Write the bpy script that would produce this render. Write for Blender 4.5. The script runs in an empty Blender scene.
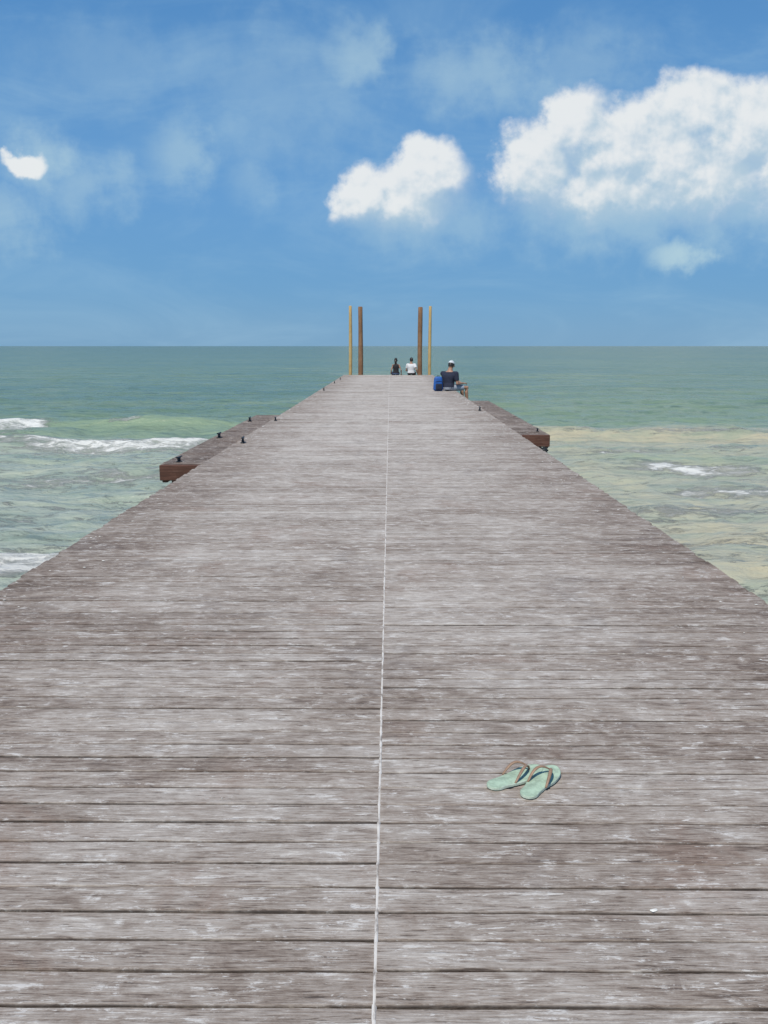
import bpy, bmesh, math, random
import numpy as np
from mathutils import Vector, Matrix, noise as mnoise
random.seed(7)
scene=bpy.context.scene
scene.view_settings.view_transform='Standard'
try: scene.view_settings.look='None'
except Exception: pass
WATER=-1.5
# ------------------------------------------------------------ helpers
class NT:
    def __init__(s,nt): s.nt=nt; s.n=nt.nodes; s.l=nt.links
    def node(s,t,**k):
        n=s.n.new(t)
        for a,b in k.items(): setattr(n,a,b)
        return n
    def link(s,a,b): s.l.new(a,b)
    def put(s,sock,v):
        if isinstance(v,bpy.types.NodeSocket): s.l.new(v,sock)
        else:
            try: sock.default_value=v
            except Exception: sock.default_value=(*v,1.0)
    def m(s,op,a,b=0.0,c=0.0,clamp=False):
        n=s.n.new('ShaderNodeMath'); n.operation=op; n.use_clamp=clamp
        s.put(n.inputs[0],a); s.put(n.inputs[1],b); s.put(n.inputs[2],c)
        return n.outputs[0]
    def vm(s,op,a,b=(0,0,0)):
        n=s.n.new('ShaderNodeVectorMath'); n.operation=op
        s.put(n.inputs[0],a); s.put(n.inputs[1],b)
        return n.outputs['Value'] if op in('LENGTH','DOT_PRODUCT') else n.outputs[0]
    def mapr(s,v,a,b,c=0.0,d=1.0,smooth=True):
        n=s.n.new('ShaderNodeMapRange'); n.interpolation_type='SMOOTHSTEP' if smooth else 'LINEAR'
        n.clamp=True
        s.put(n.inputs['Value'],v)
        for k,x in(('From Min',a),('From Max',b),('To Min',c),('To Max',d)): s.put(n.inputs[k],x)
        return n.outputs['Result']
    def noise(s,vec,scale,detail=4,rough=.55,dist=0.0):
        n=s.n.new('ShaderNodeTexNoise'); s.put(n.inputs['Vector'],vec)
        n.inputs['Scale'].default_value=scale; n.inputs['Detail'].default_value=detail
        n.inputs['Roughness'].default_value=rough; n.inputs['Distortion'].default_value=dist
        return n
    def mix(s,f,a,b,blend='MIX'):
        n=s.n.new('ShaderNodeMix'); n.data_type='RGBA'; n.blend_type=blend
        s.put(n.inputs[0],f); s.put(n.inputs[6],a); s.put(n.inputs[7],b)
        return n.outputs[2]
    def mapping(s,vec,scale=(1,1,1),loc=(0,0,0)):
        n=s.n.new('ShaderNodeMapping'); s.put(n.inputs['Vector'],vec)
        s.put(n.inputs['Scale'],scale); s.put(n.inputs['Location'],loc)
        return n.outputs[0]
def c4(c): return (c[0],c[1],c[2],1.0)
def newmat(name):
    m=bpy.data.materials.new(name); m.use_nodes=True
    t=NT(m.node_tree); b=t.n['Principled BSDF']
    return m,t,b
def simple(name,col,rough=.6,var=.15,scale=8,metal=0,bump=.1):
    m,t,b=newmat(name)
    tc=t.node('ShaderNodeTexCoord')
    nz=t.noise(tc.outputs['Object'],scale,5)
    dark=tuple(x*(1-var) for x in col); lite=tuple(min(1,x*(1+var)) for x in col)
    t.link(t.mix(t.mapr(nz.outputs[0],.3,.7),c4(dark),c4(lite)),b.inputs['Base Color'])
    b.inputs['Roughness'].default_value=rough; b.inputs['Metallic'].default_value=metal
    bp=t.node('ShaderNodeBump'); bp.inputs['Strength'].default_value=bump; bp.inputs['Distance'].default_value=.01
    t.link(nz.outputs[0],bp.inputs['Height']); t.link(bp.outputs[0],b.inputs['Normal'])
    return m
def empty(name,loc=(0,0,0),rz=0):
    o=bpy.data.objects.new(name,None); scene.collection.objects.link(o)
    o.location=loc; o.rotation_euler=(0,0,rz); o.empty_display_size=.2
    return o
def meshobj(name,verts,faces,mats=(),parent=None,smooth=False):
    me=bpy.data.meshes.new(name); me.from_pydata([tuple(v) for v in verts],[],faces); me.update()
    o=bpy.data.objects.new(name,me); scene.collection.objects.link(o)
    for m in mats: me.materials.append(m)
    if parent: o.parent=parent
    if smooth:
        me.polygons.foreach_set('use_smooth',[True]*len(me.polygons))
    return o
def bmobj(name,bm,mats=(),parent=None,smooth=False):
    me=bpy.data.meshes.new(name); bm.to_mesh(me); bm.free()
    o=bpy.data.objects.new(name,me); scene.collection.objects.link(o)
    for m in mats: me.materials.append(m)
    if parent: o.parent=parent
    if smooth: me.polygons.foreach_set('use_smooth',[True]*len(me.polygons))
    return o
def add_box(bm,c,s,bev=0.0,rot=None,mi=0,seg=1):
    r=bmesh.ops.create_cube(bm,size=1.0)
    vs=r['verts']
    bmesh.ops.scale(bm,vec=s,verts=vs)
    if bev>0:
        es=list({e for v in vs for e in v.link_edges})
        rr=bmesh.ops.bevel(bm,geom=es,offset=bev,segments=seg,affect='EDGES',profile=.5)
        vs=list({v for v in vs if v.is_valid}|set(rr['verts']))
    M=Matrix.Translation(c)@(rot.to_4x4() if rot else Matrix())
    bmesh.ops.transform(bm,matrix=M,verts=vs)
    for f in {f for v in vs for f in v.link_faces}: f.material_index=mi
    return vs
def tube(bm,pts,rads,n=8,mi=0,flat=1.0,cap=True):
    rings=[]
    for i,p in enumerate(pts):
        p=Vector(p)
        d=(Vector(pts[min(i+1,len(pts)-1)])-Vector(pts[max(i-1,0)])).normalized()
        up=Vector((0,0,1)) if abs(d.z)<.9 else Vector((0,1,0))
        a=d.cross(up).normalized(); b=a.cross(d).normalized()
        r=rads[i] if hasattr(rads,'__len__') else rads
        rings.append([bm.verts.new(p+a*math.cos(2*math.pi*k/n)*r+b*math.sin(2*math.pi*k/n)*r*flat) for k in range(n)])
    for i in range(len(rings)-1):
        for k in range(n):
            f=bm.faces.new((rings[i][k],rings[i][(k+1)%n],rings[i+1][(k+1)%n],rings[i+1][k])); f.material_index=mi; f.smooth=True
    if cap and len(rings)>1:
        for r in (rings[0][::-1],rings[-1]):
            f=bm.faces.new(r); f.material_index=mi
def vnoise(x,y,seed=0):
    xi=np.floor(x).astype(np.int64); yi=np.floor(y).astype(np.int64)
    xf=x-xi; yf=y-yi
    u=xf*xf*xf*(xf*(xf*6-15)+10); v=yf*yf*yf*(yf*(yf*6-15)+10)
    def h(a,b):
        n=(a*374761393+b*668265263+seed*1442695041)&0xffffffff
        n=((n^(n>>13))*1274126177)&0xffffffff
        n=n^(n>>16)
        return (n&0xffff)/65535.0
    return (h(xi,yi)*(1-u)+h(xi+1,yi)*u)*(1-v)+(h(xi,yi+1)*(1-u)+h(xi+1,yi+1)*u)*v
def fbm(x,y,o=4,seed=0,g=.5):
    s=0;a=1;t=0
    for i in range(o):
        s=s+a*vnoise(x*2**i+i*17.3,y*2**i-i*9.1,seed+i); t+=a; a*=g
    return s/t
def sst(a,b,x):
    t=np.clip((x-a)/(b-a),0,1); return t*t*(3-2*t)

# ------------------------------------------------------------ camera
cam=bpy.data.cameras.new('camera'); co=bpy.data.objects.new('camera',cam); scene.collection.objects.link(co)
cam.sensor_fit='VERTICAL'; cam.sensor_height=24; cam.lens=850/1024*24
cam.clip_start=.05; cam.clip_end=60000
co.location=(0,0,1.45); co.rotation_euler=(math.radians(90-11.05),0,math.radians(.40))
scene.camera=co
# ------------------------------------------------------------ sun & sky
SUN_EL=math.radians(58); SUN_AZ=math.radians(205)
sd=Vector((math.sin(SUN_AZ)*math.cos(SUN_EL),math.cos(SUN_AZ)*math.cos(SUN_EL),math.sin(SUN_EL)))
sl=bpy.data.lights.new('sun','SUN'); so=bpy.data.objects.new('sun',sl); scene.collection.objects.link(so)
sl.energy=4.1; sl.angle=math.radians(.5); sl.color=(1,.95,.86)
so.rotation_euler=sd.to_track_quat('Z','Y').to_euler(); so.location=(0,-10,30)
w=bpy.data.worlds.new('World'); scene.world=w; w.use_nodes=True
t=NT(w.node_tree); bg=t.n['Background']
sky=t.node('ShaderNodeTexSky'); sky.sky_type='NISHITA'; sky.sun_disc=False
sky.sun_elevation=SUN_EL; sky.sun_rotation=SUN_AZ; sky.air_density=1.0; sky.dust_density=.3; sky.ozone_density=2.0
tc=t.node('ShaderNodeTexCoord'); D=t.vm('NORMALIZE',tc.outputs['Generated'])
sx=t.node('ShaderNodeSeparateXYZ'); t.link(D,sx.inputs[0])
yy=t.m('MAXIMUM',sx.outputs[1],.05)
u=t.m('DIVIDE',sx.outputs[0],yy); v=t.m('DIVIDE',sx.outputs[2],yy)
cx=t.node('ShaderNodeCombineXYZ'); t.link(u,cx.inputs[0]); t.link(v,cx.inputs[1])
P=cx.outputs[0]
BIG=[(.163,.198,.056,.050),(.198,.246,.038,.038),(.255,.215,.066,.052),(.330,.250,.060,.046),(.392,.228,.064,.056),(.300,.205,.070,.050),
     (.245,.168,.080,.034),(.345,.182,.092,.046),(.445,.200,.067,.060),
     (.042,.192,.044,.036),(-.030,.168,.042,.034),(.012,.160,.058,.036),
     (-.412,.204,.027,.014)]
WISP=[(-.038,.310,.044,.046,.38),(-.227,.2075,.036,.050,.32),(-.330,.179,.060,.040,.30),(.109,.293,.110,.048,.34),
      (.326,.101,.040,.018,.62),(-.115,.2695,.12,.09,.18),(-.157,.179,.028,.032,.18),(-.427,.144,.065,.040,.30),(.28,.145,.20,.05,.36),(.04,.135,.11,.040,.26),(.42,.14,.12,.03,.3),(-.39,.205,.060,.034,.42),(.20,.30,.10,.04,.2),(-.30,.30,.12,.05,.14)]
n1=t.noise(P,9,2,.5); n2=t.noise(P,26,7,.58)
wv=t.vm('SCALE',t.vm('SUBTRACT',n1.outputs[1],(.5,.5,.5))); wv.node.inputs['Scale'].default_value=.045
w2=t.vm('SCALE',t.vm('SUBTRACT',n2.outputs[1],(.5,.5,.5))); w2.node.inputs['Scale'].default_value=.038
Q=t.vm('ADD',t.vm('ADD',P,wv),w2)
def ell(Q):
    best=None
    for (a,b,ra,rb) in BIG:
        L=t.vm('LENGTH',t.vm('MULTIPLY',t.vm('SUBTRACT',Q,(a,b,0)),(1/ra,1/rb,0)))
        d=t.m('SUBTRACT',1.15,L)
        if best is None: best=d
        else:
            n=t.n.new('ShaderNodeMath'); n.operation='SMOOTH_MAX'
            t.put(n.inputs[0],best); t.put(n.inputs[1],d); n.inputs[2].default_value=.35; best=n.outputs[0]
    return best
d0=ell(Q); d1=ell(t.vm('ADD',Q,(-.012,.030,0)))
nf=n2.outputs[0]
n3=t.noise(P,80,4,.65).outputs[0]
n4=t.noise(t.vm('ADD',P,(-.006,.010,0)),26,3,.58).outputs[0]
tex=t.m('ADD',t.m('MULTIPLY',t.m('SUBTRACT',nf,.5),.80),t.m('MULTIPLY',t.m('SUBTRACT',n3,.5),.25))
low=t.mapr(t.m('SUBTRACT',d1,d0),-.25,.45)
alpha=t.mapr(t.m('ADD',t.m('MULTIPLY',d0,1.25),tex),t.m('MULTIPLY',low,-.30),t.m('ADD',.58,t.m('MULTIPLY',low,.55)))
relief=t.m('MULTIPLY',t.m('SUBTRACT',nf,n4),2.2)
lit=t.m('ADD',t.m('ADD',t.m('MULTIPLY',t.m('SUBTRACT',d0,d1),.75),relief),t.m('MULTIPLY',t.m('SUBTRACT',n3,.5),.2))
lit=t.mapr(lit,-.50,.60)
skyc=t.vm('SCALE',sky.outputs[0]); skyc.node.inputs['Scale'].default_value=.075
el=t.m('ABSOLUTE',sx.outputs[2])
cr=t.node('ShaderNodeValToRGB'); t.link(el,cr.inputs[0])
e=cr.color_ramp.elements
e[0].position=0; e[0].color=(.150,.360,.60,1)
e[1].position=1; e[1].color=(.05,.15,.42,1)
for p,c in((.06,(.122,.340,.625)),(.16,(.125,.340,.660)),(.26,(.115,.320,.640)),(.36,(.082,.265,.58))):
    k=e.new(p); k.color=c4(c)
base=t.mix(.85,skyc,cr.outputs[0])
st=t.noise(t.mapping(P,(3,10,1)),1.3,5,.62,.7)
base=t.mix(t.m('MULTIPLY',t.mapr(st.outputs[0],.40,.8),.34),base,(.36,.56,.72,1))
ws=None
for (a,b,ra,rb,k) in WISP:
    L=t.vm('LENGTH',t.vm('MULTIPLY',t.vm('SUBTRACT',Q,(a,b,0)),(1/ra,1/rb,0)))
    f=t.m('MULTIPLY',t.mapr(t.m('ADD',L,t.m('MULTIPLY',t.m('SUBTRACT',nf,.5),1.8)),1.35,.0),k*1.3)
    ws=f if ws is None else t.m('MAXIMUM',ws,f)
base=t.mix(ws,base,(.48,.66,.73,1))
ccol=t.mix(lit,(.46,.60,.71,1),(.84,.86,.86,1))
front=t.mapr(sx.outputs[1],.05,.2)
fin=t.mix(t.m('MULTIPLY',t.m('MULTIPLY',alpha,.92),front),base,ccol)
t.link(fin,bg.inputs[0]); bg.inputs[1].default_value=1.0

# ------------------------------------------------------------ water
def geo(a,b,d0,g):
    out=[a]; d=d0
    while out[-1]<b: out.append(out[-1]+d); d*=g
    return out
ys=sorted([-v for v in geo(-8,30,.8,1.1)])
ys=[y for y in ys if y<8]+geo(8.01,34,.10,1.0035)
ys=ys+geo(ys[-1]+.25,24000,.25,1.013)
xr=geo(0,14,.12,1.0)+[]; xr=xr+geo(xr[-1]+.13,16000,.13,1.022)
xs=np.array([-v for v in xr[:0:-1]]+xr); ys=np.array(ys)
X,Y=np.meshgrid(xs,ys)
wob=(fbm(X*.12,Y*.02,3,3)-.5)*5
dist=np.hypot(X,Y)
fade=1/(1+(dist/90)**2)
ph=(Y+wob)*2*np.pi
sw=.10*np.sin(ph/9.3)+.06*np.sin(ph/5.1+1.7+X*.05)+.05*np.sin(ph/3.3+.4-X*.15)
chop=(fbm(X*.8,Y*1.6,5,11,.6)-.5)*.32+(fbm(X*.25,Y*.45,3,21)-.5)*.22
H=(sw*.7+chop)*fade
def ridge(yc,s_near,s_far,h,mask):
    d=Y-yc
    return h*mask*np.where(d<0,np.exp(-(d/s_near)**2),np.exp(-(d/s_far)**2))
wl=(fbm(X*.35,Y*0+3.3,3,31)-.5)
y1=30.6+wl*2.0+.05*(X+8)
m1=sst(-3.0,-6.5,X)*(.75+.5*(fbm(X*.4,Y*0,2,41)))
H+=ridge(y1,.7,2.0,.34,m1)
y2=25.8+wl*1.8-.03*(X+8)
H+=ridge(y2,.45,1.3,.20,sst(-4.5,-6,X))
y3=29.0+wl*1.8-.10*(X-5)
H+=ridge(y3,.6,2.0,.26,sst(3.0,5.5,X))
y4=20.9+wl*2.0-.08*(X-5); H+=ridge(y4,.4,1.2,.12,sst(4.0,6,X))
y5=17.8+wl*1.5; H+=ridge(y5,.3,1.0,.09,sst(4.0,6,X))
for yy_,hh in((44,.22),(60,.25),(85,.3),(120,.35)):
    yc=yy_+(fbm(X*.05,Y*0+yy_,3,int(yy_))-.5)*10
    H+=ridge(yc,1.6*yy_/40,3*yy_/40,hh,fbm(X*.06,Y*0,2,int(yy_)+5))
def g(d,s): return np.exp(-(d/s)**2)
foam=np.zeros_like(X)
foam+=1.05*sst(-11.4,-12.7,X)*np.exp(-np.where(Y<y1,((Y-y1)/2.2)**2,((Y-y1)/.5)**2))
foam+=.75*g(Y-y1+.15,.34)*sst(-8.6,-9.0,X)*sst(-10.4,-9.7,X)
foam+=.92*np.exp(-np.where(Y<y2,((Y-y2)/1.2)**2,((Y-y2)/.30)**2))*sst(-5.0,-5.9,X)*(1-.25*sst(-10.5,-11.5,X))
foam+=.85*g(Y-11.3-wl*.8-.25*(X+5),.55)*sst(-4.0,-4.4,X)
foam+=.75*g(Y-10.5-wl*.8-.25*(X+5),.35)*sst(-3.9,-4.2,X)
foam+=.30*g(Y-14.5-wl*2,.9)*sst(-3.4,-4,X)
foam+=.34*g(Y-18.8-wl*2,.9)*sst(-4.4,-5,X)
foam+=.30*g(Y-22.8-wl*2,.9)*sst(-4.4,-5,X)
foam+=.55*g(Y-y3+.1,.40)*sst(3.5,5.2,X)
foam+=.56*g(Y-y4+.1,.50)*sst(5.2,6.4,X)*sst(9.6,8.2,X)
foam+=.52*g(Y-y5,.38)*sst(5.4,6.6,X)
foam+=.38*g(Y-24.6-wl*2,.6)*sst(4.4,6,X)
foam+=.34*g(Y-15.2-wl*1.5,.5)*sst(3.6,5,X)
foam+=.32*g(Y-12.6-wl*1.5,.5)*sst(3.4,4,X)
foam+=.25*sst(28,21,Y)
foam+=.55*g(Y-y3-4,.4)*sst(11,12.5,X)
milk=np.clip(sst(30,20,Y)*.85+.5*g(Y-y3+1.5,2.0)*sst(3,5,X)+.6*g(Y-y2+1.2,1.8)*sst(-3,-5,X)+.3*sst(20,10,Y),0,1)
sandy=np.clip(g(Y-y3+.8,1.6)*sst(3,5,X)*1.0+.55*sst(3,5,X)*sst(30,24,Y)*sst(8,12,Y)+.75*g(Y-11.5,2.0)*sst(3,5,X)+.12,0,1)
crest=np.clip(g(Y-y1+.5,.8)*sst(-3.5,-6,X)+.7*g(Y-y4-1.0,.8)*sst(4,6,X),0,1)
nx,ny=len(xs),len(ys)
co_=np.stack([X,Y,WATER+H],-1).reshape(-1,3).astype(np.float32)
i=np.arange(nx*ny).reshape(ny,nx)
quads=np.stack([i[:-1,:-1],i[:-1,1:],i[1:,1:],i[1:,:-1]],-1).reshape(-1,4)
me=bpy.data.meshes.new('sea_water')
me.vertices.add(nx*ny); me.vertices.foreach_set('co',co_.ravel())
me.loops.add(quads.size); me.loops.foreach_set('vertex_index',quads.ravel().astype(np.int32))
me.polygons.add(len(quads)); me.polygons.foreach_set('loop_start',(np.arange(len(quads))*4).astype(np.int32))
me.polygons.foreach_set('use_smooth',np.ones(len(quads),bool))
me.update(calc_edges=True)
for nme,arr in(('foam',foam),('milk',milk),('sandy',sandy),('crest',crest)):
    a=me.attributes.new(nme,'FLOAT','POINT'); a.data.foreach_set('value',arr.ravel().astype(np.float32))
sea=bpy.data.objects.new('sea_water',me); scene.collection.objects.link(sea)
m,t,b=newmat('turbid_sea_water'); me.materials.append(m)
geo_=t.node('ShaderNodeNewGeometry'); pos=geo_.outputs['Position']
def attr(n):
    a=t.node('ShaderNodeAttribute'); a.attribute_name=n; return a.outputs['Fac']
sx=t.node('ShaderNodeSeparateXYZ'); t.link(pos,sx.inputs[0])
lg=t.m('LOGARITHM',t.m('MAXIMUM',sx.outputs[1],5.0),10.0)
cr=t.node('ShaderNodeValToRGB'); t.link(t.m('DIVIDE',lg,4.0),cr.inputs[0])
e=cr.color_ramp.elements; e[0].position=.30; e[0].color=(.225,.300,.230,1); e[1].position=1.0; e[1].color=(.075,.135,.090,1)
for p,c in((.345,(.195,.280,.200)),(.40,(.150,.235,.155)),(.47,(.120,.205,.138)),(.55,(.105,.185,.125)),(.7,(.085,.155,.105))):
    k=e.new(p); k.color=c4(c)
col=cr.outputs[0]
pn=t.noise(t.mapping(pos,(.018,.06,1)),1.0,5,.6)
col=t.mix(t.m('MULTIPLY',t.mapr(pn.outputs[0],.42,.66),.6),col,(.055,.145,.135,1))
pn2=t.noise(t.mapping(pos,(.10,.5,1),(4,9,0)),1.0,6,.68)
col=t.mix(t.m('MULTIPLY',t.mapr(pn2.outputs[0],.48,.68),.55),col,(.22,.29,.20,1))
pn3=t.noise(t.mapping(pos,(.35,1.3,1),(4,9,0)),1.0,6,.70).outputs[0]
col=t.mix(t.m('MULTIPLY',t.mapr(pn3,.50,.36),.35),col,(.095,.150,.110,1))
mk=t.m('MULTIPLY',attr('milk'),t.mapr(pn3,.30,.65,.42,1.0))
col=t.mix(mk,col,(.37,.41,.34,1))
sn=t.m('MULTIPLY',attr('sandy'),t.mapr(pn3,.35,.62,.35,1.0))
col=t.mix(sn,col,(.42,.385,.27,1))
col=t.mix(t.m('MULTIPLY',attr('crest'),.6),col,(.25,.33,.21,1))
f1=t.noise(t.mapping(pos,(1.0,2.6,1.3)),2.0,8,.76,.6)
f2=t.noise(t.mapping(pos,(.5,1.1,1),(7,3,1)),1.0,3,.5,.8)
fa=t.m('ADD',attr('foam'),t.m('MULTIPLY',t.m('SUBTRACT',f1.outputs[0],.5),2.3))
fa=t.m('ADD',fa,t.m('MULTIPLY',t.m('SUBTRACT',f2.outputs[0],.5),1.0))
ff=t.mapr(fa,.42,1.0)
wc=t.noise(t.mapping(pos,(.10,.45,1),(1,5,0)),1.0,7,.7)
wcm=t.m('MULTIPLY',t.mapr(wc.outputs[0],.68,.73),t.mapr(sx.outputs[1],34,60))
ff=t.m('MAXIMUM',ff,t.m('MULTIPLY',wcm,.45))
col=t.mix(ff,col,(.76,.76,.71,1))
t.link(col,b.inputs['Base Color'])
t.link(t.mapr(ff,0,1,.26,.8),b.inputs['Roughness'])
b.inputs['IOR'].default_value=1.33
t.link(t.mapr(ff,0,1,.28,.05),b.inputs['Specular IOR Level'])
bh1=t.noise(t.mapping(pos,(1.3,3.2,1)),1.0,5,.62)
bh2=t.noise(t.mapping(pos,(.22,.6,1)),1.0,3,.6)
hgt=t.m('ADD',t.m('MULTIPLY',bh1.outputs[0],.16),t.m('MULTIPLY',bh2.outputs[0],.65))
hgt=t.m('ADD',hgt,t.m('MULTIPLY',t.m('MULTIPLY',ff,f1.outputs[0]),.12))
bp=t.node('ShaderNodeBump'); bp.inputs['Strength'].default_value=.9; bp.inputs['Distance'].default_value=1.0
t.link(hgt,bp.inputs['Height']); t.link(bp.outputs[0],b.inputs['Normal'])
m_sand=simple('beach_sand',(.42,.37,.28),.9,.15,3)
vs=[];fs=[]
prof=[(-400,1.2),(-60,.6),(-14,-.35),(-6,-1.0),(0,-1.5),(12,-2.1),(60,-3.5),(600,-7)]
for (y,z) in prof: vs+= [(-900,y,z),(900,y,z)]
for k in range(len(prof)-1): fs.append((2*k,2*k+1,2*k+3,2*k+2))
meshobj('sand_beach',vs,fs,[m_sand])

# ------------------------------------------------------------ wood materials
def wood(name,cdark,cmid,clight,cwhite,white=.5,grain_axis='X',scale=1.0):
    m,t,b=newmat(name)
    p=t.node('ShaderNodeTexCoord').outputs['Object']
    S={'X':(1,18,18),'Y':(18,1,18),'Z':(18,18,1)}[grain_axis]
    g1=t.noise(t.mapping(p,S),2.2*scale,6,.68,.4).outputs[0]
    bl=t.noise(p,3.0,6,.65,.3).outputs[0]
    f=t.m('ADD',t.m('MULTIPLY',g1,.6),t.m('MULTIPLY',bl,.5))
    col=t.mix(t.mapr(f,.38,.58,smooth=False),c4(cdark),c4(cmid))
    col=t.mix(t.mapr(f,.56,.78,smooth=False),col,c4(clight))
    col=t.mix(t.m('MULTIPLY',t.mapr(g1,.60,.70),white),col,c4(cwhite))
    t.link(col,b.inputs['Base Color']); b.inputs['Roughness'].default_value=.75; b.inputs['Specular IOR Level'].default_value=.3
    bp=t.node('ShaderNodeBump'); bp.inputs['Strength'].default_value=.5; bp.inputs['Distance'].default_value=.006
    t.link(g1,bp.inputs['Height']); t.link(bp.outputs[0],b.inputs['Normal'])
    return m
def deckwood(name,lift=.585):
    m,t,b=newmat(name)
    p=t.node('ShaderNodeTexCoord').outputs['Object']
    at=t.node('ShaderNodeAttribute'); at.attribute_name='rnd'; r=at.outputs['Fac']
    ae=t.node('ShaderNodeAttribute'); ae.attribute_name='grime'; ed=ae.outputs['Fac']
    cb=t.node('ShaderNodeCombineXYZ'); t.link(t.m('MULTIPLY',r,37.0),cb.inputs[0]); t.link(t.m('MULTIPLY',r,91.0),cb.inputs[2])
    pv=t.vm('ADD',p,cb.outputs[0])
    s=t.node('ShaderNodeSeparateXYZ'); t.link(p,s.inputs[0])
    fine=t.noise(t.mapping(pv,(13,200,60)),1.0,5,.78,.25).outputs[0]
    med=t.noise(t.mapping(pv,(4.5,50,20)),1.0,6,.72,.5).outputs[0]
    bl=t.noise(t.mapping(p,(1.0,1.5,1)),1.1,8,.72,.5).outputs[0]
    bl3=t.noise(t.mapping(p,(1,1.6,1),(7,1,0)),9.0,6,.75,.6).outputs[0]
    f=t.m('ADD',t.m('MULTIPLY',t.m('SUBTRACT',bl,.5),.85),t.m('MULTIPLY',t.m('SUBTRACT',med,.5),.85))
    f=t.m('ADD',f,t.m('MULTIPLY',t.m('SUBTRACT',bl3,.5),.70))
    f=t.m('ADD',f,t.m('MULTIPLY',t.m('SUBTRACT',fine,.5),1.4))
    f=t.m('ADD',f,t.m('MULTIPLY',t.m('SUBTRACT',r,.5),.15))
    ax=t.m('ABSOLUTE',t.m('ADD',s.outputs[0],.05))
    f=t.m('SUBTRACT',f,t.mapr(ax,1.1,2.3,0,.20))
    f=t.m('ADD',f,t.mapr(s.outputs[1],1,16,.0,.18,False))  # far boards coloured paler, painting in the sheen of grazing reflection
    f=t.m('ADD',f,lift)
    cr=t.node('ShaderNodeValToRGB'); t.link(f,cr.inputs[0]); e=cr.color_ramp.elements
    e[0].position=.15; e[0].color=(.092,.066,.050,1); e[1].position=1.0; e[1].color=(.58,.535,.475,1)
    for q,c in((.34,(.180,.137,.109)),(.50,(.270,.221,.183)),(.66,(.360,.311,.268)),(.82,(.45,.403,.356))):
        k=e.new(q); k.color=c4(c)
    col=cr.outputs[0]
    rd=t.noise(p,1.5,6,.7,.6).outputs[0]
    col=t.mix(t.m('MULTIPLY',t.mapr(rd,.54,.68),.34),col,(.235,.150,.110,1))
    col=t.mix(t.m('MULTIPLY',t.mapr(rd,.44,.33),.25),col,(.130,.110,.105,1))
    sp=t.noise(t.mapping(pv,(9,70,9),(3,7,1)),1.0,6,.78,1.2).outputs[0]
    wm=t.m('MULTIPLY',t.mapr(t.m('ADD',sp,t.m('MULTIPLY',t.m('SUBTRACT',bl3,.5),.6)),.58,.635),.85)
    col=t.mix(wm,col,(.62,.59,.55,1))
    ckm=t.m('MULTIPLY',t.mapr(t.m('ADD',fine,t.m('MULTIPLY',t.m('SUBTRACT',med,.5),.6)),.40,.33),.65)
    col=t.mix(ckm,col,(.055,.043,.036,1))
    en=t.noise(t.mapping(pv,(5,2,2),(1,4,2)),1.0,5,.7).outputs[0]
    col=t.mix(t.m('MULTIPLY',t.mapr(ed,.30,.98),t.mapr(en,.32,.60,.25,.85)),col,(.050,.038,.032,1))
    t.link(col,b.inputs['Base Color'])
    b.inputs['Roughness'].default_value=.75; b.inputs['Specular IOR Level'].default_value=.22
    hh=t.m('ADD',t.m('MULTIPLY',fine,.8),t.m('MULTIPLY',med,.7))
    bp=t.node('ShaderNodeBump'); bp.inputs['Strength'].default_value=.65; bp.inputs['Distance'].default_value=.006
    t.link(hh,bp.inputs['Height']); t.link(bp.outputs[0],b.inputs['Normal'])
    return m
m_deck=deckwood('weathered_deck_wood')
m_plat=deckwood('weathered_platform_wood',.36)
m_beam=wood('stained_beam_wood',(.045,.022,.016),(.100,.045,.030),(.17,.085,.06),(.3,.25,.21),.3)
m_beamY=wood('stained_beam_wood_long',(.045,.028,.021),(.09,.052,.038),(.16,.10,.075),(.35,.3,.25),.3,grain_axis='Y')
m_post=wood('pier_post_wood',(.06,.04,.03),(.12,.085,.065),(.2,.16,.13),(.4,.36,.3),.3,grain_axis='Z')

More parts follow.
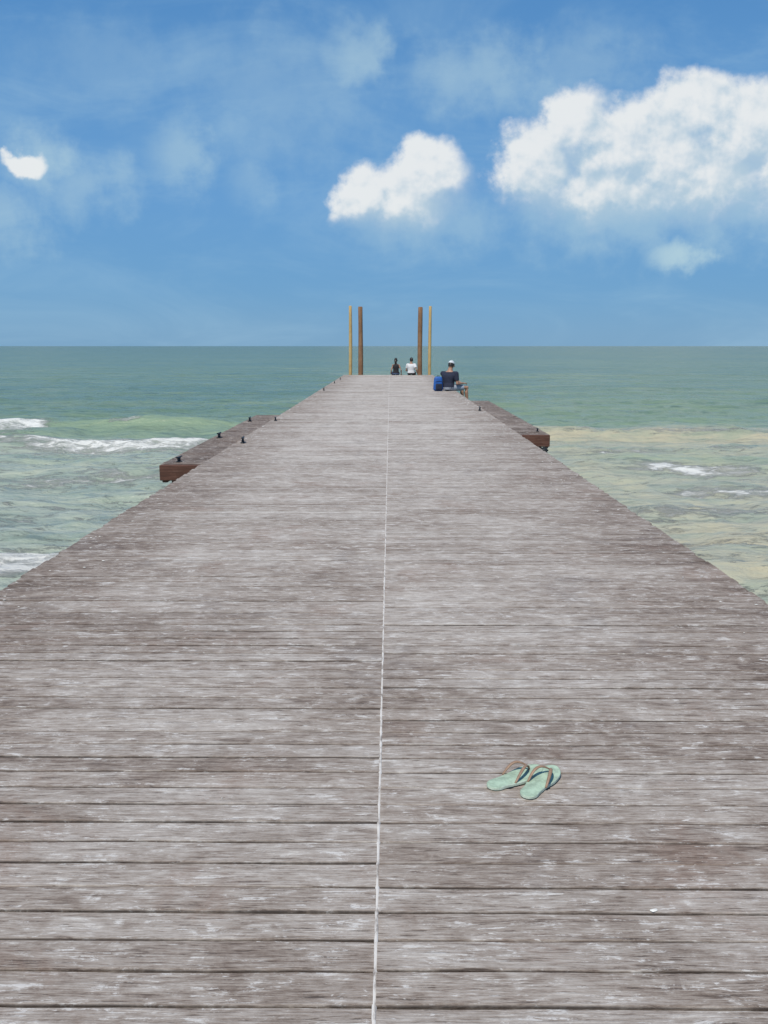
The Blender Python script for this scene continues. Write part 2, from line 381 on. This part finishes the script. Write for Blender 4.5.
# ------------------------------------------------------------ pier
pier=empty('wooden_pier')
XL,XR,SEAM=-2.36,2.17,-.033
Y0,Y1=-3.0,43.9
def boards(name,x0,x1,ya,yb,ztop,mat,parent,wid=.106,gap=.005,thick=.045,segs=12,jit=.012):
    V=[];F=[];R=[];G=[]
    y=ya
    spans=x0 if isinstance(x0,list) else [(x0,x1)]
    while y<yb-.02:
        wd=wid+random.uniform(-.004,.004)
        for (a,b) in spans:
            dz=random.uniform(-.0018,.0018); tl=random.uniform(-.0016,.0016); r=random.random()
            aa=a+(random.uniform(-jit,jit) if a!=SEAM+.003 else random.uniform(0,.0008)); bb=b+(random.uniform(-jit,jit) if b!=SEAM-.003 else random.uniform(-.0008,0))
            base=len(V); ch=.0036
            for k in range(segs+1):
                x=aa+(bb-aa)*k/segs
                e0=random.uniform(-.0018,.0018); e1=random.uniform(-.0018,.0018); cz=random.uniform(-.0008,.0008)
                ylo=y+gap/2+e0; yhi=y+wd-gap/2+e1
                V+=[(x,ylo,ztop-thick),(x,ylo,ztop-ch+dz-tl),(x,ylo+ch,ztop+dz-tl+cz),(x,(ylo+yhi)/2,ztop+dz+cz+.0005),(x,yhi-ch,ztop+dz+tl+cz),(x,yhi,ztop-ch+dz+tl),(x,yhi,ztop-thick)]
                R+=[r]*7; G+=[1,1,.40,0,.40,1,1]
            for k in range(segs):
                for j in range(7):
                    p=base+7*k+j; q=base+7*k+(j+1)%7
                    F.append((p,p+7,q+7,q))
            F.append(tuple(base+j for j in range(7))); F.append(tuple(base+7*segs+j for j in range(6,-1,-1)))
        y+=wd
    o=meshobj(name,V,F,[mat],parent)
    a=o.data.attributes.new('rnd','FLOAT','POINT'); a.data.foreach_set('value',R)
    a=o.data.attributes.new('grime','FLOAT','POINT'); a.data.foreach_set('value',G)
    bm=bmesh.new(); bm.from_mesh(o.data); bmesh.ops.recalc_face_normals(bm,faces=bm.faces); bm.to_mesh(o.data); bm.free()
    return o
boards('deck_boards',[(XL,SEAM-.003),(SEAM+.003,XR)],None,Y0,Y1,0,m_deck,pier)
m_seam,t,b=newmat('seam_sand')
p=t.node('ShaderNodeTexCoord').outputs['Object']
n=t.noise(t.mapping(p,(30,9,1)),1.0,6,.75).outputs[0]
t.link(t.mix(t.mapr(n,.34,.54),(.20,.17,.15,1),(.62,.59,.55,1)),b.inputs['Base Color']); b.inputs['Roughness'].default_value=.9
V=[];F=[];k=0;y=Y0
while y<Y1:
    c=SEAM+.0004*math.sin(y*7); hw=.0056+random.uniform(-.0010,.0010)+max(0,y-6)*.00012
    V+=[(c-hw,y,-.003),(c,y,.0036),(c+hw,y,-.003)]
    if k: 
        q=3*k; F+=[(q-3,q-2,q+1,q),(q-2,q-1,q+2,q+1)]
    k+=1; y+=.03 if y<12 else .1
meshobj('seam_strip',V,F,[m_seam],pier,True)
def beams(name,lst,mat,parent,bev=.006):
    bm=bmesh.new()
    for c,s in lst: add_box(bm,c,s,bev)
    return bmobj(name,bm,[mat],parent)
L=Y1-Y0; cy=(Y0+Y1)/2
beams('edge_beams',[((XL+.055,cy,-.165),(.07,L-.1,.236)),((XR-.055,cy,-.165),(.07,L-.1,.236))],m_beamY,pier)
beams('stringers',[((x,cy,-.17),(.08,L-.3,.24)) for x in(-1.55,-.8,-.033,.75,1.4)],m_beamY,pier)
beams('end_beam',[((-.095,Y1-.03,-.165),(4.3,.05,.22))],m_beam,pier)
beams('cross_beams',[((-.095,y,-.395),(4.4,.16,.2)) for y in np.arange(0.5,Y1,3.0)],m_beam,pier)
bm=bmesh.new()
for y in np.arange(.5,Y1,3.0):
    for x in(XL+.35,-.1,XR-.35):
        tube(bm,[(x,y,-3.6),(x+.01,y,-2),(x,y,-.5)],[.13,.125,.115],12)
bmobj('piles',bm,[m_post],pier)
m_metal=simple('dark_metal',(.045,.05,.055),.5,.3,30,.6)
random.seed(3)
# ------------------------------------------------------------ side platforms
def platform(name,x0,x1,ya,yb):
    e=empty(name)
    boards('platform_boards',x0,x1,ya,yb,-.03,m_plat,e,segs=4,jit=.006)
    inner,outer=(x1,x0) if x0<0 else (x0,x1)
    sgn=1 if outer>inner else -1
    beams('front_beam',[(((x0+x1)/2,ya-.035,-.135),(x1-x0+.02,.07,.20))],m_beam,e,.008)
    beams('rear_beam',[(((x0+x1)/2,yb+.045,-.135),(x1-x0+.02,.07,.20))],m_beam,e,.008)
    beams('outer_beam',[((outer-sgn*.035,(ya+yb)/2,-.175),(.07,yb-ya-.01,.19))],m_beamY,e,.008)
    beams('brackets',[(((x0+x1)/2,y,-.36),(x1-x0-.14,.1,.18)) for y in np.arange(ya+.25,yb,2.0)],m_beam,e,.01)
    return e
platform('side_platform',XL-.56,XL-.013,10.75,18.6)
platform('side_platform',XR+.013,XR+.54,14.5,23.6)
# ------------------------------------------------------------ cleats
def cleat(loc,rz=0,s=.85):
    bm=bmesh.new()
    add_box(bm,(0,0,.008),(.16,.07,.016),.004)
    tube(bm,[(-.035,0,.01),(-.03,0,.075)],[.02,.015],10); tube(bm,[(.035,0,.01),(.03,0,.075)],[.02,.015],10)
    tube(bm,[(-.14,0,.098),(-.09,0,.09),(-.03,0,.082),(.03,0,.082),(.09,0,.09),(.14,0,.098)],[.008,.015,.021,.021,.015,.008],10)
    for x in(-.06,.06):
        tube(bm,[(x,.02,.014),(x,.02,.022)],.008,6)
    o=bmobj('mooring_cleat',bm,[m_metal])
    o.location=loc; o.rotation_euler=(0,0,rz); o.scale=(s,s,s)
    return o
cleat((-2.74,10.95,-.028),math.radians(80),.7); cleat((-2.80,13.9,-.028),math.radians(85)); cleat((-2.24,12.9,.003),math.radians(90)); cleat((-2.80,17.0,-.028),math.radians(90)); cleat((-2.26,16.8,.003),math.radians(90),.7)
cleat((2.6,15.0,-.028),math.radians(90),.6); cleat((-2.2,28.5,.003),math.radians(90)); cleat((-2.2,34,.003),math.radians(90)); cleat((-2.2,38,.003),math.radians(90)); cleat((2.05,19.5,.003),math.radians(90))
def shackle(loc,par=None):
    bm=bmesh.new()
    add_box(bm,(0,0,0),(.11,.02,.03),.004); add_box(bm,(0,.03,-.02),(.03,.05,.11),.006)
    pts=[(.045*math.cos(a),-.005,-.07+.05*math.sin(a)) for a in np.linspace(0,2*math.pi,13)]
    tube(bm,pts,.014,8,cap=False)
    tube(bm,[(-.07,0,-.03),(.07,0,-.03)],.016,8)
    o=bmobj('mooring_shackle',bm,[m_metal]); o.location=loc; return o
shackle((-2.74,10.66,-.28)); shackle((2.62,14.4,-.26))

# ------------------------------------------------------------ poles
def pole(x,y,h,r,mat,lean):
    bm=bmesh.new(); n=12; pts=[];rr=[]
    for k in range(n+1):
        f=k/n
        pts.append((lean[0]*f+.012*math.sin(5*f+x),lean[1]*f+.01*math.cos(4*f+y),-2.6+(h+2.6)*f)); rr.append(r*(1.12-.2*f)*(1+.04*math.sin(11*f+x*3)))
    pts.append((pts[-1][0],pts[-1][1],pts[-1][2]+.02)); rr.append(rr[-1]*.8)
    tube(bm,pts,rr,14)
    o=bmobj('wooden_pole',bm,[mat]); o.location=(x,y,0); return o
m_py=wood('yellow_pole_wood',(.36,.22,.08),(.52,.36,.15),(.60,.46,.24),(.6,.5,.35),.2,grain_axis='Z')
m_pb=wood('brown_pole_wood',(.13,.065,.035),(.25,.135,.07),(.34,.21,.12),(.4,.3,.2),.2,grain_axis='Z')
pole(-2.04,44.05,3.42,.085,m_py,(.03,0)); pole(-1.52,44.08,3.38,.12,m_pb,(.02,0))
pole(1.53,44.08,3.36,.12,m_pb,(0,0)); pole(2.04,44.05,3.40,.08,m_py,(-.02,0))

# ------------------------------------------------------------ flip flops
m_sole=simple('mint_foam_rubber',(.33,.43,.32),.85,.22,45)
m_sole2=simple('sole_side_rubber',(.46,.54,.44),.8,.15,30)
m_strap=simple('tan_strap',(.27,.17,.11),.6,.2,40)
def flipflop(loc,rz,mir,tilt=(0,0)):
    e=empty('flip_flop',loc,0); e.rotation_euler=(tilt[0],tilt[1],rz)
    L=.235
    def half(s,side):
        wv=.5*(.060+.022*math.sin(math.pi*min(1,max(0,(s-.25)/.75)))**.8)
        cap=math.sqrt(max(0,1-((s-.14)/.14)**2)) if s<.14 else (math.sqrt(max(0,1-((s-.80)/.20)**2)) if s>.80 else 1)
        inw=.007*math.exp(-((s-.42)/.15)**2) if side*mir<0 else 0
        return wv*cap-inw*cap
    N=26
    S=[.5-.5*math.cos(math.pi*k/N) for k in range(N+1)]
    out=[(half(s,1),s*L-L/2) for s in S]+[(-half(s,-1),s*L-L/2) for s in S[::-1][1:-1]]
    V=[];F=[];n=len(out)
    lv=[(0.97,0),(1.0,.002),(1.0,.009),(.975,.0110)]
    for sc_,z in lv:
        for (x,y) in out: V.append((x*sc_,y*(sc_ if sc_<1 else 1),z+.008*max(0,y/L)**2*4))
    for a in range(len(lv)-1):
        for k in range(n): F.append((a*n+k,a*n+(k+1)%n,(a+1)*n+(k+1)%n,(a+1)*n+k))
    F.append(tuple(range(n))[::-1]); F.append(tuple(3*n+k for k in range(n)))
    o=meshobj('sole',V,F,[m_sole,m_sole2],e)
    for p in o.data.polygons:
        if abs(p.normal.z)<.5: p.material_index=1
    bm=bmesh.new()
    tx=-.006*mir; ty=.066
    tube(bm,[(tx,ty,.010),(tx,ty,.022),(tx,ty-.004,.028)],[.003,.0035,.005],8)
    for sd in(1,-1):
        pts=[];rr=[]
        ex=sd*.033; ey=-.030
        for k in range(11):
            f=k/10
            x=tx*(1-f)+ex*f+sd*.008*math.sin(math.pi*f); y=(ty-.004)*(1-f)+ey*f; z=.028+.030*math.sin(math.pi*f)*(1-.2*f)-.018*f
            pts.append((x,y,z)); rr.append(.0038+.0024*math.sin(math.pi*f))
        tube(bm,pts,rr,8,flat=.6)
    bmobj('strap',bm,[m_strap],e,True)
    return e
flipflop((.428,2.665,.004),math.radians(-57),1)
flipflop((.508,2.635,.004),math.radians(-35),-1)

m_shell=simple('white_shell',(.72,.70,.64),.6,.1,40)
def debris():
    bm=bmesh.new()
    def chip(x,y,s):
        n=7; c=bm.verts.new((x,y,.004+s*.22)); ring=[]
        for k in range(n):
            a=2*math.pi*k/n; r=s*random.uniform(.5,1.0)
            ring.append(bm.verts.new((x+r*math.cos(a)*1.3,y+r*math.sin(a)*.8,.0035)))
        for k in range(n): bm.faces.new((c,ring[k],ring[(k+1)%n]))
    chip(.690,1.985,.012)
    for _ in range(260):
        y=random.uniform(2.0,26); sd=random.choice([-1,1]); x=-.095+sd*(2.26-abs(random.gauss(0,.22)))
        if XL+.02<x<XR-.02: chip(x,y,random.uniform(.003,.008)*(1+y/12))
    for _ in range(90):
        y=random.uniform(1.7,22); x=random.uniform(XL+.1,XR-.1); chip(x,y,random.uniform(.002,.005)*(1+y/25))
    return bmobj('shell_fragments',bm,[m_shell])
debris()

# ------------------------------------------------------------ people
m_skin=simple('skin',(.36,.20,.13),.55,.08,12,bump=.03)
m_skin2=simple('skin_tanned',(.30,.16,.10),.55,.08,12,bump=.03)
m_hair=simple('dark_hair',(.018,.013,.010),.5,.3,60,bump=.4)
m_navy=simple('navy_cotton',(.014,.019,.040),.9,.2,14,bump=.5)
m_black=simple('black_cotton',(.015,.015,.018),.85,.2,14,bump=.5)
m_white=simple('white_cotton',(.60,.60,.60),.85,.05,14,bump=.5)
m_short=simple('grey_shorts',(.30,.33,.38),.85,.12,14,bump=.5)
m_jean=simple('denim_shorts',(.06,.09,.16),.85,.2,14,bump=.5)
m_cap=simple('pale_cap_cloth',(.55,.58,.60),.8,.06,20,bump=.2)
m_blue=simple('blue_nylon',(.015,.09,.33),.55,.2,12,bump=.3)
m_eye=simple('eye_white',(.75,.75,.72),.3,.02,5); m_iris=simple('iris',(.03,.02,.015),.3,.1,5); m_lip=simple('lips',(.33,.12,.10),.5,.1,20)
def fused(name,bm,mat,parent,vox=.011,it=5):
    bmesh.ops.recalc_face_normals(bm,faces=bm.faces)
    me=bpy.data.meshes.new(name); bm.to_mesh(me); bm.free()
    o=bpy.data.objects.new(name+'_src',me); scene.collection.objects.link(o)
    r=o.modifiers.new('r','REMESH'); r.mode='VOXEL'; r.voxel_size=vox
    s=o.modifiers.new('s','SMOOTH'); s.factor=.5; s.iterations=it
    bpy.context.view_layer.update()
    nm=bpy.data.meshes.new_from_object(o.evaluated_get(bpy.context.evaluated_depsgraph_get()))
    bpy.data.objects.remove(o); nm.name=name
    q=bpy.data.objects.new(name,nm); scene.collection.objects.link(q); q.parent=parent
    nm.materials.clear(); nm.materials.append(mat)
    nm.polygons.foreach_set('use_smooth',[True]*len(nm.polygons))
    return q
def ball(bm,c,r,s=(1,1,1)):
    q=bmesh.ops.create_uvsphere(bm,u_segments=16,v_segments=12,radius=1)
    for v in q['verts']: v.co=Vector((v.co.x*r*s[0],v.co.y*r*s[1],v.co.z*r*s[2]))+Vector(c)
def limb(bm,pts,rads):
    if len(pts)>1: tube(bm,pts,rads,16)
    for p,r in zip(pts,rads): ball(bm,p,r*.995)
def make_head(parent,pos,yaw,tilt,skin,hair,cap=None,longhair=False):
    h=bpy.data.objects.new('head_pivot',None); scene.collection.objects.link(h); h.parent=parent
    h.location=pos; h.rotation_euler=(tilt,0,yaw)
    bm=bmesh.new(); bmesh.ops.create_uvsphere(bm,u_segments=28,v_segments=20,radius=1)
    for v in bm.verts:
        x,y,z=v.co
        w_=1-.22*max(0,-z)**1.3
        yy=y*.098; 
        X_=x*.076*w_; Z_=z*.118
        if y>0 and z<0: yy*=(1-.10*(-z)); 
        nn=math.exp(-((X_/.014)**2))*math.exp(-(((Z_+.018)/.022)**2))*(1 if y>.3 else 0)
        yy+=.020*nn
        for sx_ in(-1,1):
            yy-=.007*math.exp(-(((X_-sx_*.031)/.014)**2)-(((Z_-.004)/.012)**2))*(1 if y>.3 else 0)
        yy+=.010*math.exp(-((X_/.02)**2)-(((Z_+.098)/.018)**2))*(1 if y>0 else 0)
        v.co=(X_,yy,Z_)
    bmobj('head',bm,[skin],h,True)
    for sx_ in(-1,1):
        bm=bmesh.new(); bmesh.ops.create_uvsphere(bm,u_segments=10,v_segments=8,radius=1)
        for v in bm.verts: v.co=(sx_*.076+v.co.x*.008,-.004+v.co.y*.018,-.008+v.co.z*.030)
        bmobj('ear',bm,[skin],h,True)
        bm=bmesh.new(); bmesh.ops.create_uvsphere(bm,u_segments=10,v_segments=8,radius=.011)
        bmesh.ops.translate(bm,vec=(sx_*.031,.078,.004),verts=bm.verts)
        for f in bm.faces:
            if f.calc_center_median().y>.0865: f.material_index=1
        bmobj('eye',bm,[m_eye,m_iris],h,True)
    bm=bmesh.new(); tube(bm,[(-.022,.083,-.056),(0,.092,-.054),(.022,.083,-.056)],[.002,.006,.002],8)
    bmobj('mouth',bm,[m_lip],h,True)
    bm=bmesh.new(); bmesh.ops.create_uvsphere(bm,u_segments=32,v_segments=24,radius=1)
    dele=[]
    for v in bm.verts:
        x,y,z=v.co
        lim=-.5 if y<.05 else (.42 if y>.35 else -.5+(y-.05)/.30*.92)
        if z<lim: dele.append(v)
        k=1+.03*mnoise.noise(Vector((x*4,y*4,z*4)))
        v.co=(x*.084*k,y*.107*k-.003,z*.126*k+.003)
    bmesh.ops.delete(bm,geom=dele,context='VERTS')
    bmobj('hair',bm,[hair],h,True)
    if longhair:
        bm=bmesh.new()
        tube(bm,[(0,-.085,.04),(0,-.125,-.0),(0,-.12,-.10),(0,-.10,-.19),(0,-.09,-.26)],[.045,.055,.05,.04,.015],12)
        bmobj('ponytail',bm,[hair],h,True)
    if cap:
        bm=bmesh.new(); bmesh.ops.create_uvsphere(bm,u_segments=28,v_segments=20,radius=1)
        bmesh.ops.delete(bm,geom=[v for v in bm.verts if v.co.z<-.12],context='VERTS')
        for v in bm.verts: v.co=(v.co.x*.092,v.co.y*.115-.003,v.co.z*.106+.034)
        n=12; top=[]
        for k in range(n+1):
            a=math.pi*(.12+.76*k/n)
            top.append((bm.verts.new((.088*math.cos(a),.105*math.sin(a),.030)),bm.verts.new((.082*math.cos(a),.105*math.sin(a)+.075*math.sin(a)**.7,.018-.012*abs(math.cos(a))))))
        for k in range(n): bm.faces.new((top[k][0],top[k][1],top[k+1][1],top[k+1][0]))
        tube(bm,[(0,-.003,.138),(0,-.003,.145)],[.010,.006],8)
        o=bmobj('cap',bm,[cap],h,True)
        s=o.modifiers.new('s','SOLIDIFY'); s.thickness=.004
    return h
def make_hand(parent,wrist,dirv,palm_n,side,skin):
    d=Vector(dirv).normalized(); n=Vector(palm_n); n=(n-d*n.dot(d)).normalized(); s=d.cross(n)*side
    W=Vector(wrist)
    bm=bmesh.new()
    limb(bm,[W-d*.01,W+d*.03],[.023,.024])
    for o_ in(-.024,-.008,.008,.024): limb(bm,[W+d*.025+s*o_*.6,W+d*.078+s*o_],[.0145,.0125])
    lens=[.072,.082,.076,.060]; offs=[-.029,-.0095,.0095,.029]
    for L_,o_ in zip(lens,offs):
        b=W+d*.072+s*o_
        p1=b+d*L_*.42+n*L_*.08; p2=p1+d*L_*.28+n*L_*.18; p3=p2+d*L_*.14+n*L_*.22
        limb(bm,[b,p1,p2,p3],[.0090,.0084,.0076,.0066])
    b=W+d*.022-s*.020
    p1=b+d*.030-s*.024+n*.006; p2=p1+d*.026-s*.006+n*.010
    limb(bm,[b,p1,p2],[.0125,.0105,.0085])
    fused('hand',bm,skin,parent,.0026,3)
def person(name,loc,rz,skin,shirt,pants,twist=0,lean=0.0,hands=None,cap=None,longhair=False,headyaw=0,headtilt=0,scale=1,sleeve=.6,female=False,knee=(.13,.47,.085),bulk=1.0):
    e=empty(name,loc,rz); e.scale=(scale,)*3
    B=bulk*(.86 if female else 1)
    def tw(z): return twist*min(1,max(0,z/.45))
    def T(x,y,z):
        a=tw(z)
        return Vector((x*math.cos(a)-y*math.sin(a),x*math.sin(a)+y*math.cos(a)+lean*(z-.1),z))
    prof=[(.035,.150,.115,0),(.10,.172,.130,0),(.17,.158,.122,0),(.24,.142,.112,0),(.32,.152,.116,-.005),(.40,.170,.120,-.010),(.46,.180,.112,-.010),(.51,.165,.092,-.005),(.545,.115,.072,0),(.575,.066,.062,.005),(.62,.054,.055,.012),(.67,.052,.055,.02)]
    def torso(bm,z0,z1,inf):
        rs=[]
        for (z,w_,d_,yo) in prof:
            if z<z0-1e-6 or z>z1+1e-6: continue
            rs.append([bm.verts.new(T(math.cos(2*math.pi*k/24)*(w_*B+inf)*(1+.06*abs(math.sin(4*math.pi*k/24))),yo+math.sin(2*math.pi*k/24)*(d_*B+inf),z)) for k in range(24)])
        for a in range(len(rs)-1):
            for k in range(24): bm.faces.new((rs[a][k],rs[a][(k+1)%24],rs[a+1][(k+1)%24],rs[a+1][k]))
        bm.faces.new(rs[0][::-1]); bm.faces.new(rs[-1])
    body=bmesh.new(); sh_=bmesh.new(); pa=bmesh.new()
    torso(body,0,.67,0); torso(sh_,.10,.545,.014); torso(pa,.035,.17,.010)
    sw=.178*B
    for sd in(1,-1):
        sh=T(sd*sw,-.005,.495); hd=Vector(hands[sd])
        ua,fa_=.285,.255
        dv=hd-sh; dl=min(dv.length,ua+fa_-.01); hd=sh+dv.normalized()*dl
        a=(ua*ua-fa_*fa_+dl*dl)/(2*dl); hh_=math.sqrt(max(1e-5,ua*ua-a*a))
        pole_=Vector((sd*.35,-.4,-.9)); ax=dv.normalized(); pole_=(pole_-ax*pole_.dot(ax)).normalized()
        el_=sh+ax*a+pole_*hh_
        k=.84 if female else 1.0
        md=el_*.68+hd*.32
        limb(body,[T(sd*sw*.55,0,.505),sh,sh*.5+el_*.5,el_,md,hd],[.055*k,.058*k,.048*k,.038*k,.040*k,.025*k])
        if sleeve>0:
            ce=sh*(1-sleeve)+el_*sleeve
            limb(sh_,[T(sd*sw*.55,0,.50),sh],[.066*k,.074*k]); tube(sh_,[sh,ce],[.074*k,.066*k],16)
        kn=Vector((sd*knee[0],knee[1],knee[2])); an=kn+Vector((0,.03,-.43)); hip=Vector((sd*.092,.05,.095))
        limb(body,[hip,hip*.5+kn*.5,kn,kn+Vector((0,-.015,-.14)),an],[.088,.076,.055,.056,.034])
        limb(body,[an+Vector((0,-.03,-.045)),an+Vector((0,.03,-.045)),an+Vector((sd*.012,.13,-.060))],[.033,.036,.026])
        ball(body,an+Vector((sd*.016,.165,-.064)),.03,(1.3,1.2,.6))
        e2=hip*.22+kn*.78
        limb(pa,[hip],[.104]); tube(pa,[hip,hip*.5+kn*.5,e2],[.104,.094,.084],18)
        make_hand(e,hd,(hd-el_),(0,.1,-1),sd,skin)
    fused('body',body,skin,e); fused('shirt',sh_,shirt,e,.011,3); fused('shorts',pa,pants,e,.011,3)
    hp=T(0,.045,.735)
    make_head(e,hp,headyaw+twist,headtilt,skin,m_hair,cap,longhair)
    return e
person('seated_man',(1.90,28.25,0),math.radians(-66),m_skin,m_navy,m_short,twist=math.radians(36),lean=.13,cap=m_cap,headyaw=math.radians(0),headtilt=math.radians(-24),
       hands={1:(.16,.42,.22),-1:(-.05,.42,.24)},knee=(.13,.56,.09),scale=1.13,bulk=1.22,sleeve=.72)
person('seated_woman',(.30,43.62,0),math.radians(6),m_skin2,m_black,m_jean,lean=.03,longhair=True,sleeve=0,female=True,hands={1:(.27,.02,.05),-1:(-.22,.16,.14)},headyaw=math.radians(-15))
person('seated_person',(1.07,43.62,0),math.radians(-8),m_skin2,m_white,m_black,lean=.05,hands={1:(.34,-.02,.05),-1:(-.2,.3,.2)},headyaw=math.radians(20),scale=1.03)

# backpack
bp_=empty('backpack',(1.575,28.10,0),math.radians(12)); 
bm=bmesh.new()
vs_=add_box(bm,(0,0,.24),(.32,.19,.46),.07,seg=4)
for v in bm.verts:
    k=(v.co.z)/.47; v.co.x*=1-.22*k*k; v.co.y*=1-.25*k*k
bmobj('bag_body',bm,[m_blue],bp_,True)
bm=bmesh.new(); add_box(bm,(0,-.105,.14),(.22,.06,.20),.025,seg=3); bmobj('front_pocket',bm,[m_navy],bp_,True)
bm=bmesh.new()
tube(bm,[(-.04,0,.45),(-.035,0,.495),(.035,0,.495),(.04,0,.45)],.010,8)
for s_ in(-1,1): tube(bm,[(s_*.07,.07,.38),(s_*.09,.14,.34),(s_*.10,.15,.2),(s_*.11,.09,.05)],.016,8,flat=.5)
tube(bm,[(-.12,-.082,.30),(0,-.092,.33),(.12,-.082,.30)],.006,6)
bmobj('straps',bm,[m_black],bp_,True)
